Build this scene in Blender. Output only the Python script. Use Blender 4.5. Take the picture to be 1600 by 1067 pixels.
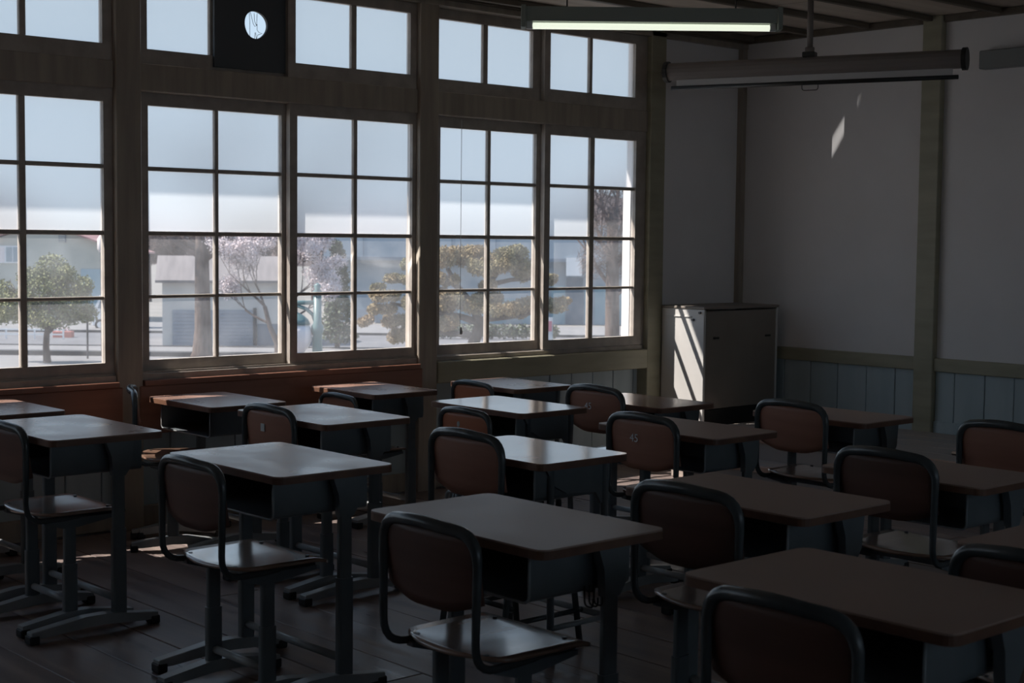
import bpy, bmesh, math, random
from mathutils import Vector, Matrix
random.seed(7)
C = bpy.context.scene.collection
for o in list(bpy.data.objects): bpy.data.objects.remove(o, do_unlink=True)
scn = bpy.context.scene

# ------------------------------------------------------------ camera
cam = bpy.data.cameras.new('camera'); co = bpy.data.objects.new('camera', cam); C.objects.link(co)
cam.sensor_width = 36; cam.lens = 2338.13/1600*36; cam.clip_end = 2000
R = ((0.74301915, -0.03815118, 0.66818188), (-0.66918975, -0.05782535, 0.74083825), (0.010374, -0.99759747, -0.06849571))
m = Matrix.Identity(4)
for i in range(3):
    m[i][0] = R[i][0]; m[i][1] = -R[i][1]; m[i][2] = -R[i][2]
m[2][3] = 1.4
co.matrix_world = m
cam.dof.use_dof = True; cam.dof.focus_distance = 6.5; cam.dof.aperture_fstop = 8.0
scn.camera = co

# ------------------------------------------------------------ world, sun, exposure
SKY_HOR = (0.60, 0.70, 0.80, 1); SKY_MID = (0.50, 0.68, 0.86, 1); SKY_ZEN = (0.22, 0.42, 0.74, 1); SKY_STR = 1.0
SUN_STR = 8.0; SUN_COL = (1.0, 0.93, 0.86)
w = bpy.data.worlds.new('world'); scn.world = w; w.use_nodes = True
nt = w.node_tree; nt.nodes.clear()
out = nt.nodes.new('ShaderNodeOutputWorld'); bg = nt.nodes.new('ShaderNodeBackground')
tc = nt.nodes.new('ShaderNodeTexCoord'); sx = nt.nodes.new('ShaderNodeSeparateXYZ'); cr = nt.nodes.new('ShaderNodeValToRGB')
nt.links.new(tc.outputs['Generated'], sx.inputs[0]); nt.links.new(sx.outputs['Z'], cr.inputs[0])
cr.color_ramp.elements[0].position = 0.0; cr.color_ramp.elements[0].color = SKY_HOR
cr.color_ramp.elements[1].position = 0.75; cr.color_ramp.elements[1].color = SKY_ZEN
_e = cr.color_ramp.elements.new(0.22); _e.color = SKY_MID
nt.links.new(cr.outputs[0], bg.inputs[0]); bg.inputs[1].default_value = SKY_STR
nt.links.new(bg.outputs[0], out.inputs[0])
sun = bpy.data.lights.new('sun', 'SUN'); so = bpy.data.objects.new('sun', sun); C.objects.link(so)
sun.energy = SUN_STR; sun.color = SUN_COL; sun.angle = math.radians(0.55)
so.rotation_euler = Vector((1, -0.78, -1.54)).to_track_quat('-Z', 'Y').to_euler()
scn.view_settings.view_transform = 'Standard'; scn.view_settings.look = 'None'
scn.view_settings.exposure = 0.14; scn.view_settings.gamma = 1.0; scn.view_settings.use_curve_mapping = False
# added spot lamp standing in for a reflected sun glint on the front wall
gl = bpy.data.lights.new('glint_spot', 'SPOT'); go = bpy.data.objects.new('glint_spot', gl); C.objects.link(go)
tgt = Vector((7.87, 5.73, 1.99)); src = tgt + Vector((-3.08, 0.765, -0.745))*1.6
go.location = src; gl.energy = 650; gl.shadow_soft_size = 0.0; gl.spot_size = math.radians(8.5); gl.spot_blend = 1.0
gl.color = (1, .97, .92)
q = (tgt-src).to_track_quat('-Z', 'Y')
go.rotation_euler = (q @ Matrix.Rotation(math.radians(-34), 4, 'Z').to_quaternion()).to_euler(); go.scale = (0.12, 1.0, 1.0)

# ------------------------------------------------------------ materials
def mat(name, col, rough=0.6, metal=0.0, col2=None, scale=8.0, stretch=(1,1,1), bump=0.0, spec=0.5, detail=4, coat=0.0, lo=.35, hi=.65, rvar=0.0):
    M = bpy.data.materials.new(name); M.use_nodes = True
    t = M.node_tree; b = t.nodes['Principled BSDF']
    b.inputs['Base Color'].default_value = (*col, 1); b.inputs['Roughness'].default_value = rough
    b.inputs['Metallic'].default_value = metal; b.inputs['Specular IOR Level'].default_value = spec
    if coat: b.inputs['Coat Weight'].default_value = coat; b.inputs['Coat Roughness'].default_value = .15
    if col2 or bump or rvar:
        c = t.nodes.new('ShaderNodeTexCoord'); mp = t.nodes.new('ShaderNodeMapping'); n = t.nodes.new('ShaderNodeTexNoise')
        mp.inputs['Scale'].default_value = stretch; n.inputs['Scale'].default_value = scale; n.inputs['Detail'].default_value = detail
        oi = t.nodes.new('ShaderNodeObjectInfo'); ad = t.nodes.new('ShaderNodeVectorMath'); ad.operation = 'ADD'
        ml = t.nodes.new('ShaderNodeMath'); ml.operation = 'MULTIPLY'; ml.inputs[1].default_value = 37.0
        t.links.new(oi.outputs['Random'], ml.inputs[0]); t.links.new(c.outputs['Object'], mp.inputs[0])
        t.links.new(mp.outputs[0], ad.inputs[0]); t.links.new(ml.outputs[0], ad.inputs[1]); t.links.new(ad.outputs[0], n.inputs[0])
        r = t.nodes.new('ShaderNodeValToRGB'); t.links.new(n.outputs['Fac'], r.inputs[0])
        r.color_ramp.elements[0].position = lo; r.color_ramp.elements[1].position = hi
        r.color_ramp.elements[0].color = (*col, 1); r.color_ramp.elements[1].color = (*(col2 or col), 1)
        t.links.new(r.outputs[0], b.inputs['Base Color'])
        if bump:
            bp = t.nodes.new('ShaderNodeBump'); bp.inputs['Strength'].default_value = bump; bp.inputs['Distance'].default_value = .004
            t.links.new(n.outputs['Fac'], bp.inputs['Height']); t.links.new(bp.outputs[0], b.inputs['Normal'])
        if rvar:
            mr = t.nodes.new('ShaderNodeMapRange'); mr.inputs['From Min'].default_value = .3; mr.inputs['From Max'].default_value = .7
            mr.inputs['To Min'].default_value = rough-rvar; mr.inputs['To Max'].default_value = rough+rvar
            t.links.new(n.outputs['Fac'], mr.inputs[0]); t.links.new(mr.outputs[0], b.inputs['Roughness'])
    return M

def mix_glass(name, kind):
    M = bpy.data.materials.new(name); M.use_nodes = True
    t = M.node_tree; t.nodes.clear(); o = t.nodes.new('ShaderNodeOutputMaterial')
    tr = t.nodes.new('ShaderNodeBsdfTranslucent'); tp = t.nodes.new('ShaderNodeBsdfTransparent')
    gs = t.nodes.new('ShaderNodeBsdfGlossy'); df = t.nodes.new('ShaderNodeBsdfDiffuse')
    m1 = t.nodes.new('ShaderNodeMixShader'); m2 = t.nodes.new('ShaderNodeMixShader'); fr = t.nodes.new('ShaderNodeFresnel'); fr.inputs[0].default_value = 1.45 if kind == 'clear' else 1.25
    if kind == 'clear':
        # old dusty float glass: mostly clear, dust scatters some light
        c = t.nodes.new('ShaderNodeTexCoord'); n = t.nodes.new('ShaderNodeTexNoise'); n.inputs['Scale'].default_value = 5; n.inputs['Detail'].default_value = 6
        mr = t.nodes.new('ShaderNodeMapRange'); mr.inputs['From Min'].default_value = .35; mr.inputs['From Max'].default_value = .7
        mr.inputs['To Min'].default_value = .07; mr.inputs['To Max'].default_value = .17
        t.links.new(c.outputs['Object'], n.inputs[0]); t.links.new(n.outputs['Fac'], mr.inputs[0]); t.links.new(mr.outputs[0], m1.inputs[0])
        tr.inputs[0].default_value = (.85, .85, .87, 1); tp.inputs[0].default_value = (.95, .96, .96, 1); gs.inputs['Roughness'].default_value = 0.02
        t.links.new(tp.outputs[0], m1.inputs[1]); t.links.new(tr.outputs[0], m1.inputs[2])
    else:
        tr.inputs[0].default_value = (.80, .83, .85, 1)
        rf = t.nodes.new('ShaderNodeBsdfRefraction'); rf.inputs['Color'].default_value = (.98, .985, .99, 1)
        rf.inputs['Roughness'].default_value = .40; rf.inputs['IOR'].default_value = 1.10
        m1.inputs[0].default_value = .42; gs.inputs['Roughness'].default_value = .35
        t.links.new(rf.outputs[0], m1.inputs[1]); t.links.new(tr.outputs[0], m1.inputs[2])
    t.links.new(fr.outputs[0], m2.inputs[0]); t.links.new(m1.outputs[0], m2.inputs[1]); t.links.new(gs.outputs[0], m2.inputs[2])
    t.links.new(m2.outputs[0], o.inputs[0]); return M

def emis(name, col, s):
    M = bpy.data.materials.new(name); M.use_nodes = True; b = M.node_tree.nodes['Principled BSDF']
    b.inputs['Base Color'].default_value = (*col, 1); b.inputs['Emission Color'].default_value = (*col, 1); b.inputs['Emission Strength'].default_value = s
    return M

M_PLASD = mat('dull_boarded_wall', (.50, .46, .43), .8, col2=(.56, .53, .50), scale=3)  # one even wall tone, lightened to bounce more light
GL_CLEAR = mix_glass('dusty_clear_glass', 'clear'); GL_FROST = mix_glass('frosted_glass', 'frost')
M_POST = mat('old_post_wood', (.33, .28, .235), .45, col2=(.43, .37, .30), scale=3, stretch=(6, 6, .6), bump=.3)
M_SASH = mat('sash_wood', (.38, .33, .29), .5, col2=(.48, .43, .38), scale=4, stretch=(3, 3, 3), bump=.4)
M_APRON = mat('red_brown_board', (.27, .125, .085), .42, col2=(.34, .165, .115), scale=3, stretch=(.8, 4, 8), bump=.3)
M_RAIL = mat('olive_rail_wood', (.33, .31, .22), .45, col2=(.40, .37, .27), scale=3, stretch=(1, 1, 5), bump=.3)
M_WAIN = mat('painted_wainscot', (.40, .48, .51), .55, col2=(.46, .54, .57), scale=3, stretch=(3, 3, .5), bump=.2)
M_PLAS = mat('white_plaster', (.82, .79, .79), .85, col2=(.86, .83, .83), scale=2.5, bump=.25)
M_CEIL = mat('ceiling_board', (.50, .42, .35), .6, col2=(.60, .52, .44), scale=2.5, stretch=(.4, 5, 1), bump=.3)
M_BATT = mat('ceiling_batten_wood', (.12, .095, .07), .6, col2=(.16, .13, .1), scale=3, stretch=(.5, 5, 5))
M_FLOOR = mat('worn_floor_board', (.15, .115, .115), .38, col2=(.42, .33, .28), scale=2.2, stretch=(7, .6, 1), bump=.6, rvar=.12, detail=8, lo=.32, hi=.85)
M_UNDER = mat('dark_underfloor', (.02, .017, .015), .9)
M_PLAT = mat('platform_board', (.36, .33, .32), .45, col2=(.46, .38, .33), scale=2, stretch=(7, .6, 1), bump=.5, detail=7)
M_NOSE = mat('worn_platform_nosing', (.48, .27, .19), .5, col2=(.58, .42, .33), scale=5, stretch=(4, 1, 1), bump=.4)
M_STEEL = mat('green_grey_painted_steel', (.14, .158, .172), .36, col2=(.19, .21, .22), scale=6, lo=.4, hi=.8, bump=.05)
M_FOOT = mat('light_grey_painted_steel', (.28, .305, .32), .33, col2=(.40, .41, .41), scale=9, lo=.35, hi=.75)
M_RUB = mat('black_rubber', (.025, .025, .027), .6)
M_TOP = mat('worn_desk_laminate', (.34, .20, .15), .30, col2=(.42, .25, .19), scale=6, stretch=(1, .7, 1), rvar=.07, detail=7, spec=.7)
M_TOPG = mat('glossy_desk_laminate', (.34, .20, .15), .16, col2=(.39, .23, .17), scale=3, rvar=.03, detail=5, spec=.7)
M_TOPB = mat('brown_desk_laminate', (.40, .28, .23), .42, col2=(.46, .33, .27), scale=3, rvar=.04, detail=5, spec=.3)
M_EDGE = mat('dark_desk_edging', (.13, .06, .04), .5, col2=(.2, .1, .06), scale=10)
M_SEAT = mat('varnished_seat_ply', (.30, .18, .13), .24, col2=(.37, .23, .165), scale=3, stretch=(1, 7, 1), rvar=.03, detail=6, coat=1.0, spec=1.0)
M_BACK = mat('brown_backrest_ply', (.34, .15, .10), .5, col2=(.40, .19, .13), scale=3, stretch=(1, .6, 6), detail=6)
M_TUBE = mat('dark_frame_tube', (.055, .065, .07), .26, col2=(.09, .10, .105), scale=8)
M_BOLT = mat('seat_bolt_steel', (.08, .08, .085), .35, metal=.6)
M_CAB = mat('cream_enamel', (.66, .64, .62), .4, col2=(.72, .70, .68), scale=3)
M_CABF = mat('dull_brown_front', (.24, .205, .18), .5, col2=(.28, .24, .205), scale=3)
M_DARK = mat('painted_recess_shade', (.03, .028, .026), .7)
M_SCRC = mat('screen_case', (.23, .20, .19), .45)
M_SCRF = mat('screen_fabric', (.62, .60, .60), .8)
M_BLK = mat('black_metal', (.03, .03, .03), .4)
M_LAMP = mat('lamp_housing', (.30, .33, .29), .5)
M_TUBEL = emis('lit_fluorescent_tube', (.86, .92, .76), .88)
M_WHITE = mat('white_plastic', (.75, .75, .74), .4)
M_SIGN = mat('grey_wall_box_paint', (.26, .27, .27), .5)
M_STICK = mat('faded_sticker', (.55, .58, .58), .5)
M_STICKN = mat('sticker_print', (.8, .82, .85), .4)
M_BACKD = mat('shaded_backrest_ply', (.12, .055, .04), .5, col2=(.16, .075, .055), scale=3, stretch=(1, .6, 6), detail=6)  # shade on the near chair backs put into the colour
M_BACKO = mat('sunlit_backrest_ply', (.50, .17, .09), .45, col2=(.56, .22, .12), scale=3, stretch=(1, .6, 6), detail=6)  # window light on these two backs put into the colour
M_PANEL = mat('dark_stovepipe_board', (.10, .11, .12), .6)

# ------------------------------------------------------------ mesh helpers
def obj(name, bm, material, parent=None, smooth=False, loc=None, bevel=0.0):
    if bevel:
        bmesh.ops.bevel(bm, geom=list(bm.edges), offset=bevel, segments=1, affect='EDGES')
    bmesh.ops.recalc_face_normals(bm, faces=bm.faces)
    me = bpy.data.meshes.new(name); bm.to_mesh(me); bm.free()
    if smooth:
        for p in me.polygons: p.use_smooth = True
    for mm in (material if isinstance(material, (list, tuple)) else [material]): me.materials.append(mm)
    o = bpy.data.objects.new(name, me); C.objects.link(o)
    if parent: o.parent = parent
    if loc: o.location = loc
    return o
def box(bm, x0, x1, y0, y1, z0, z1):
    v = [bm.verts.new(p) for p in ((x0,y0,z0),(x1,y0,z0),(x1,y1,z0),(x0,y1,z0),(x0,y0,z1),(x1,y0,z1),(x1,y1,z1),(x0,y1,z1))]
    for f in ((0,3,2,1),(4,5,6,7),(0,1,5,4),(1,2,6,5),(2,3,7,6),(3,0,4,7)): bm.faces.new([v[i] for i in f])
def bxo(name, x0, x1, y0, y1, z0, z1, material, parent=None, bevel=0.0):
    bm = bmesh.new(); box(bm, x0, x1, y0, y1, z0, z1); return obj(name, bm, material, parent, bevel=bevel)
def tube(bm, pts, r, seg=10, closed=False, caps=True):
    pts = [Vector(p) for p in pts]; n = len(pts); rings = []
    rr = r if isinstance(r, (list, tuple)) else [r]*n
    prev = None
    for i, p in enumerate(pts):
        if closed: d = pts[(i+1) % n]-pts[i-1]
        else: d = pts[min(i+1, n-1)]-pts[max(i-1, 0)]
        d.normalize()
        if prev is None:
            a = Vector((0,0,1)) if abs(d.z) < .9 else Vector((1,0,0))
            u = d.cross(a).normalized()
        else:
            u = (prev - d*prev.dot(d)).normalized()
        prev = u; v = d.cross(u)
        rings.append([bm.verts.new(p+(u*math.cos(2*math.pi*k/seg)+v*math.sin(2*math.pi*k/seg))*rr[i]) for k in range(seg)])
    m_ = n if closed else n-1
    for i in range(m_):
        a, b = rings[i], rings[(i+1) % n]
        for k in range(seg): bm.faces.new((a[k], a[(k+1) % seg], b[(k+1) % seg], b[k]))
    if caps and not closed: bm.faces.new(rings[0][::-1]); bm.faces.new(rings[-1])
def arcpts(pts, rad, seg=5):
    """round the corners of a polyline"""
    pts = [Vector(p) for p in pts]; out = [pts[0]]
    for i in range(1, len(pts)-1):
        a = (pts[i-1]-pts[i]); b = (pts[i+1]-pts[i]); ra = min(rad, a.length*.49, b.length*.49)
        p0 = pts[i]+a.normalized()*ra; p1 = pts[i]+b.normalized()*ra
        for k in range(seg+1):
            t = k/seg; out.append(p0*(1-t)**2+pts[i]*2*t*(1-t)+p1*t*t)
    out.append(pts[-1]); return out
def prism(bm, poly, z0, z1, axis='z'):
    """extrude a 2D polygon; axis z: (x,y); axis y: (x,z) extruded in y; axis x: (y,z) extruded in x"""
    def P(a, b, c): return {'z': (a, b, c), 'y': (a, c, b), 'x': (c, a, b)}[axis]
    lo = [bm.verts.new(P(a, b, z0)) for a, b in poly]; hi = [bm.verts.new(P(a, b, z1)) for a, b in poly]
    n = len(poly); bm.faces.new(lo[::-1]); bm.faces.new(hi)
    for i in range(n): bm.faces.new((lo[i], lo[(i+1) % n], hi[(i+1) % n], hi[i]))
def rrect(w, d, r, seg=5, cx=0, cy=0):
    out = []
    for sx_, sy_, a0 in ((1,1,0),(-1,1,90),(-1,-1,180),(1,-1,270)):
        for k in range(seg+1):
            a = math.radians(a0+90*k/seg); out.append((cx+sx_*(w/2-r)+r*math.cos(a), cy+sy_*(d/2-r)+r*math.sin(a)))
    return out
def empty(name, loc=(0,0,0), yaw=0, **kw):
    o = bpy.data.objects.new(name, None); C.objects.link(o); o.empty_display_size = .1
    o.location = loc; o.rotation_euler = (0, 0, yaw)
    for k, v in kw.items(): o[k] = v
    return o
def thing(name, label, cat, loc=(0,0,0), yaw=0, group=None):
    o = empty(name, loc, yaw, label=label, category=cat)
    if group: o['group'] = group
    return o
def tag(o, label=None, cat=None, group=None, kind=None):
    if label: o['label'] = label
    if cat: o['category'] = cat
    if group: o['group'] = group
    if kind: o['kind'] = kind
    return o

YW = 6.48      # glass plane of the window wall
XF = 7.87      # plaster plane of the front wall
ZC = 2.74
X0, Y0 = -2.2, -1.6
PX = [-2.09, -0.28, 1.50, 3.305, 5.10]     # posts of the window wall (left edges)
PW = 0.13

# ============================================================ SETTING
# floor: dark base plus single planks running towards the window wall
fl = tag(bxo('floor', X0-.1, XF+.2, Y0-.1, YW+.15, -.12, -.022, M_UNDER), kind='structure')
x = X0; k = 0
while x < XF:
    wd = random.choice((.21, .22, .23, .24)); y = Y0-random.random()*1.5
    while y < 6.44:
        ln = random.choice((3.64, 4.55, 5.46)); y1 = min(y+ln, 6.44); y0 = max(y, Y0)
        if y1 > y0+.05:
            bm = bmesh.new(); box(bm, -wd/2+.0025, wd/2-.0025, -(y1-y0)/2+.002, (y1-y0)/2-.002, -.022, 0)
            p = obj('floor_board', bm, M_FLOOR, fl, bevel=.002); p.location = (x+wd/2, (y0+y1)/2, -random.random()*.0025)
        y += ln
    x += wd

# window wall (left)
wl = empty('wall_left', kind='structure')
bxo('wall_core', X0-.1, XF+.2, YW+.06, YW+.16, -.1, .70, M_PLAS, wl)
bxo('wall_core', X0-.1, XF+.2, YW+.05, YW+.16, 2.66, ZC+.25, M_PLAS, wl)
bxo('wall_core', 6.93, XF+.2, YW+.05, YW+.16, .70, 2.66, M_PLAS, wl)
bxo('wall_core', X0-.1, -2.0, YW+.05, YW+.16, .70, 2.66, M_PLAS, wl)
bxo('plaster_panel', 7.06, XF, YW-.02, YW+.05, .70, ZC, M_PLAS, wl)
bxo('plaster_panel', 7.06, XF, YW-.02, YW+.05, 0, .70, M_PLAS, wl)
# vertical wainscot boards under the windows
x = X0
while x < 6.93:
    b = bmesh.new(); box(b, 0, .178, 0, .02, 0, .60); p = obj('wainscot_board', b, M_WAIN, wl, bevel=.003); p.location = (x, YW+.015+random.random()*.004, 0.05)
    x += .182
bs = tag(bxo('baseboard_left', X0, 6.95, YW-.01, YW+.03, 0, .10, M_POST, bevel=.004), kind='structure')
n = 0
for i, px in enumerate(PX):
    n += 1; tag(bxo('trim_%d' % n, px, px+PW, 6.415, 6.54, 0, ZC, M_POST, bevel=.004), kind='structure')
n += 1; tag(bxo('trim_%d' % n, 6.93, 7.065, 6.41, 6.58, 0, ZC, M_RAIL, bevel=.004), kind='structure')
n += 1; tag(bxo('trim_%d' % n, 7.825, 7.875, 6.42, 6.47, 0, ZC, M_POST, bevel=.003), kind='structure')
# head rail between windows and transoms, sill rails, upper rail, per bay
bays = [(PX[i]+PW, PX[i+1]) for i in range(4)] + [(PX[4]+PW, 6.93)]
for i, (a, b) in enumerate(bays):
    n += 1; tag(bxo('trim_%d' % n, a, b, 6.435, 6.58, 2.075, 2.205, M_POST, bevel=.004), kind='structure')   # head rail
    n += 1; tag(bxo('trim_%d' % n, a, b, 6.435, 6.58, 2.665, ZC, M_POST, bevel=.004), kind='structure')      # above the transom
    if i < 4:
        n += 1; o = tag(bxo('trim_%d' % n, a, b, 6.43, 6.62, .705, .742, M_SASH, bevel=.003), kind='structure')  # sill with tracks
        bxo('sill_step', a, b, 6.395, 6.43, .685, .712, M_APRON, o, bevel=.003)
        bxo('track', a, b, 6.44, 6.447, .742, .75, M_SASH, o); bxo('track', a, b, 6.485, 6.492, .742, .75, M_SASH, o)
        n += 1; tag(bxo('trim_%d' % n, a-.02, b+.02, 6.405, 6.45, .455, .685, M_APRON, bevel=.004), kind='structure')  # red brown apron board
    else:
        n += 1; o = tag(bxo('trim_%d' % n, a, b, 6.445, 6.62, .715, .742, M_SASH, bevel=.003), kind='structure')
        n += 1; tag(bxo('trim_%d' % n, a, b+.0, 6.405, 6.50, .595, .715, M_RAIL, bevel=.005), kind='structure')
n += 1; tag(bxo('trim_%d' % n, X0, XF, 6.39, 6.47, 2.70, 2.74, M_BATT, bevel=.004), kind='structure')
n += 1; tag(bxo('trim_%d' % n, X0, XF, 6.41, 6.45, 2.665, 2.70, M_POST, bevel=.004), kind='structure')

# windows: sliding sashes (left one on the outer track), transoms above
def sash(parent, x0, x1, y, z0, z1, xs, zs, frost, skip=(), nm='sash'):
    """xs/zs: list of (lo,hi) pane openings"""
    bm = bmesh.new(); t = .018
    box(bm, x0, xs[0][0], y-t, y+t, z0, z1); box(bm, xs[-1][1], x1, y-t, y+t, z0, z1)
    box(bm, xs[0][0], xs[-1][1], y-t, y+t, z0, zs[0][0]); box(bm, xs[0][0], xs[-1][1], y-t, y+t, zs[-1][1], z1)
    s = obj(nm, bm, M_SASH, parent)
    for a, b in zip(xs[:-1], xs[1:]):
        bxo('muntin', a[1], b[0], y-.014, y+.014, zs[0][0], zs[-1][1], M_SASH, s, bevel=.003)
    for a, b in zip(zs[:-1], zs[1:]):
        for c in xs:
            bxo('muntin', c[0], c[1], y-.014, y+.014, a[1], b[0], M_SASH, s, bevel=.003)
    for ci, c in enumerate(xs):
        for ri, r in enumerate(zs):
            if (ci, ri) in skip: continue
            bm = bmesh.new(); v = [bm.verts.new(q_) for q_ in ((c[0], 0, r[0]), (c[1], 0, r[0]), (c[1], 0, r[1]), (c[0], 0, r[1]))]; bm.faces.new(v)
            g = obj('pane', bm, GL_FROST if frost(ci, ri) else GL_CLEAR, s); g.location = (0, y+.004, 0)
            
    return s
ZS = [(.80, 1.096), (1.112, 1.397), (1.418, 1.706), (1.726, 2.015)]
ZT = [(2.28, 2.61)]
BAYX = {
 0: [((2.525, 2.860), (2.896, 3.262))],
}
def split2(a, b, st=.03, mu=.022):
    m_ = (a+b)/2; return [(a+st, m_-mu/2), (m_+mu/2, b-st)]
for i, (a, b) in enumerate(bays):
    wroot = empty('window_%d' % (i+1), kind='structure')
    mid = (a+b)/2
    if i == 3: L = [(3.510, 3.876), (3.897, 4.262)]; Rr = [(4.328, 4.686), (4.710, 5.075)]; T1 = [(3.508, 3.85), (3.886, 4.275)]; T2 = [(4.318, 4.67), (4.703, 5.057)]
    elif i == 4: L = [(5.306, 5.660), (5.684, 6.036)]; Rr = [(6.108, 6.446), (6.484, 6.842)]; T1 = [(5.285, 5.62), (5.655, 6.0)]; T2 = [(6.10, 6.43), (6.455, 6.825)]
    elif i == 2: L = [(1.70, 2.055), (2.08, 2.435)]; Rr = [(2.505, 2.852), (2.884, 3.258)]; T1 = [(1.71, 2.05), (2.09, 2.43)]; T2 = [(2.52, 2.862), (2.892, 3.256)]
    else: L = split2(a, mid); Rr = split2(mid, b); T1 = split2(a, mid); T2 = split2(mid, b)
    fr = lambda c, r: r >= 2
    fr2 = (lambda c, r: r >= 2 and not (c == 1 and r == 2)) if i == 4 else fr
    sash(wroot, a, L[1][1]+.055, 6.512, .745, 2.08, L, ZS, fr)
    sash(wroot, Rr[0][0]-.045, b, 6.468, .745, 2.08, Rr, ZS, fr2)
    if i == 3:
        s = sash(wroot, a, T1[1][1]+.03, 6.512, 2.205, 2.67, T1, ZT, lambda c, r: True, skip=[(1, 0)], nm='transom_sash')
        # dark board with a round stove pipe hole
        cx, cz, rr = 4.098, 2.452, .066; x0_, x1_, z0_, z1_ = 3.862, 4.295, 2.225, 2.66
        bm = bmesh.new(); N = 48; ring = []; outr = []
        for k in range(N):
            an = 2*math.pi*k/N; rj = rr*(1+.03*math.sin(3*an+1)+.05*max(0, -math.sin(an-.5)))
            c_, s_ = math.cos(an), math.sin(an)
            tt = min(((x1_-cx)/c_ if c_ > 1e-6 else (x0_-cx)/c_ if c_ < -1e-6 else 9), ((z1_-cz)/s_ if s_ > 1e-6 else (z0_-cz)/s_ if s_ < -1e-6 else 9))
            ring.append((cx+rj*c_, cz+rj*s_)); outr.append((cx+tt*c_, cz+tt*s_))
        for yy in (6.475, 6.492):
            A = [bm.verts.new((p[0], yy, p[1])) for p in ring]; B = [bm.verts.new((p[0], yy, p[1])) for p in outr]
            for k in range(N): bm.faces.new((A[k], A[(k+1) % N], B[(k+1) % N], B[k]))
            if yy < 6.48: A0, B0 = A, B
        for k in range(N):
            bm.faces.new((A0[k], A[k], A[(k+1) % N], A0[(k+1) % N])); bm.faces.new((B0[k], B[k], B[(k+1) % N], B0[(k+1) % N]))
        # close the corners of the octagonal-sampled rectangle
        for (u, v_) in ((x0_, z0_), (x1_, z0_), (x0_, z1_), (x1_, z1_)):
            su = .05 if u == x0_ else -.05; sv = .05 if v_ == z0_ else -.05
            box(bm, min(u, u+su), max(u, u+su), 6.4755, 6.4915, min(v_, v_+sv), max(v_, v_+sv))
        pn = obj('stovepipe_board', bm, M_PANEL, s)
        bm = bmesh.new()
        def W_(pts): tube(bm, [(cx+u*.066, 6.50, cz+v*.066) for u, v in pts], .0012, 5)
        W_([(-.35, .95), (-.3, .2), (-.3, -.9)]); W_([(-.25, .95), (0, .1), (.15, -.1), (.3, 0), (.35, .9)])
        W_([(.08, .9), (.12, .3), (.28, .0)]); W_([(.35, .1), (.35, -.35), (.5, -.5), (.8, -.55), (.4, -.7), (.3, -1)]); W_([(.12, -1), (.16, -.55), (.22, -.55), (.28, -1)])
        obj('old_wire', bm, M_BLK, pn)
    else:
        sash(wroot, a, T1[1][1]+.09, 6.512, 2.205, 2.67, T1, ZT, lambda c, r: True, nm='transom_sash')
    sash(wroot, T2[0][0]-.045, b, 6.468, 2.205, 2.67, T2, ZT, lambda c, r: True, nm='transom_sash')

# front wall
wf = empty('wall_front', kind='structure')
bxo('wall_core', XF+.02, XF+.14, Y0-.1, YW+.16, -.1, ZC+.25, M_PLAS, wf)
ys = [6.48, 5.06, 4.93, 3.25, 3.12, 1.44, 1.31, -.4, -.53, Y0]
for k in range(0, 10, 2):
    bxo('plaster_panel', XF, XF+.02, ys[k+1], ys[k], .71, ZC, M_PLAS, wf)
y = 6.48; yb = [6.265, 6.055, 5.845, 5.634, 5.418, 5.21, 5.06, 4.93, 4.80, 4.602, 4.415]
while yb[-1] > Y0: yb.append(yb[-1]-.2)
prev = 6.48
for q_ in yb:
    if not (prev <= 5.061 and q_ >= 4.929):
        b = bmesh.new(); box(b, 0, .018, q_+.002, prev-.002, .02, .64); p = obj('wainscot_board', b, M_WAIN, wf, bevel=.003); p.location = (XF-.006-random.random()*.003, 0, 0)
    prev = q_
for yy in (5.06, 3.25, 1.44, -.4):
    n += 1; o = tag(bxo('trim_%d' % n, XF-.045, XF+.02, yy-.13, yy, 0, ZC, M_RAIL, bevel=.004), kind='structure')
for k in range(0, 10, 2):
    n += 1; tag(bxo('trim_%d' % n, XF-.03, XF+.015, ys[k+1], ys[k], .635, .715, M_RAIL, bevel=.004), kind='structure')
    tag(bxo('baseboard_front' if k == 0 else 'baseboard_front.%03d' % (k//2), XF-.02, XF+.01, ys[k+1], ys[k], .0, .335, M_WAIN, bevel=.004), kind='structure')
n += 1; tag(bxo('trim_%d' % n, XF-.03, XF+.02, Y0, YW, 2.70, ZC, M_BATT, bevel=.004), kind='structure')
# closing walls of the room (outside the frame)
wr = empty('wall_right', kind='structure')
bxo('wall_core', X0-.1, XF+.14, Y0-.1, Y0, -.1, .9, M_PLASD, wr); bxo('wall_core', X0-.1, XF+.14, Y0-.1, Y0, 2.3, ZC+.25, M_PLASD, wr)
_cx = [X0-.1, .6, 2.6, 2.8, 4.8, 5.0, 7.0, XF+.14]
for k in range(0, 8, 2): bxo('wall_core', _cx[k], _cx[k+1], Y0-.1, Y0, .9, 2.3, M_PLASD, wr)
for k in (1, 3, 5):
    wq = empty('window_%d' % (6+k//2), kind='structure')
    sash(wq, _cx[k], _cx[k+1], Y0-.05, .9, 2.3, split2(_cx[k], _cx[k+1], .06, .04), [(.96, 1.58), (1.62, 2.24)], lambda c, r_: False)  # unseen windows, sized for the light they bring in
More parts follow.
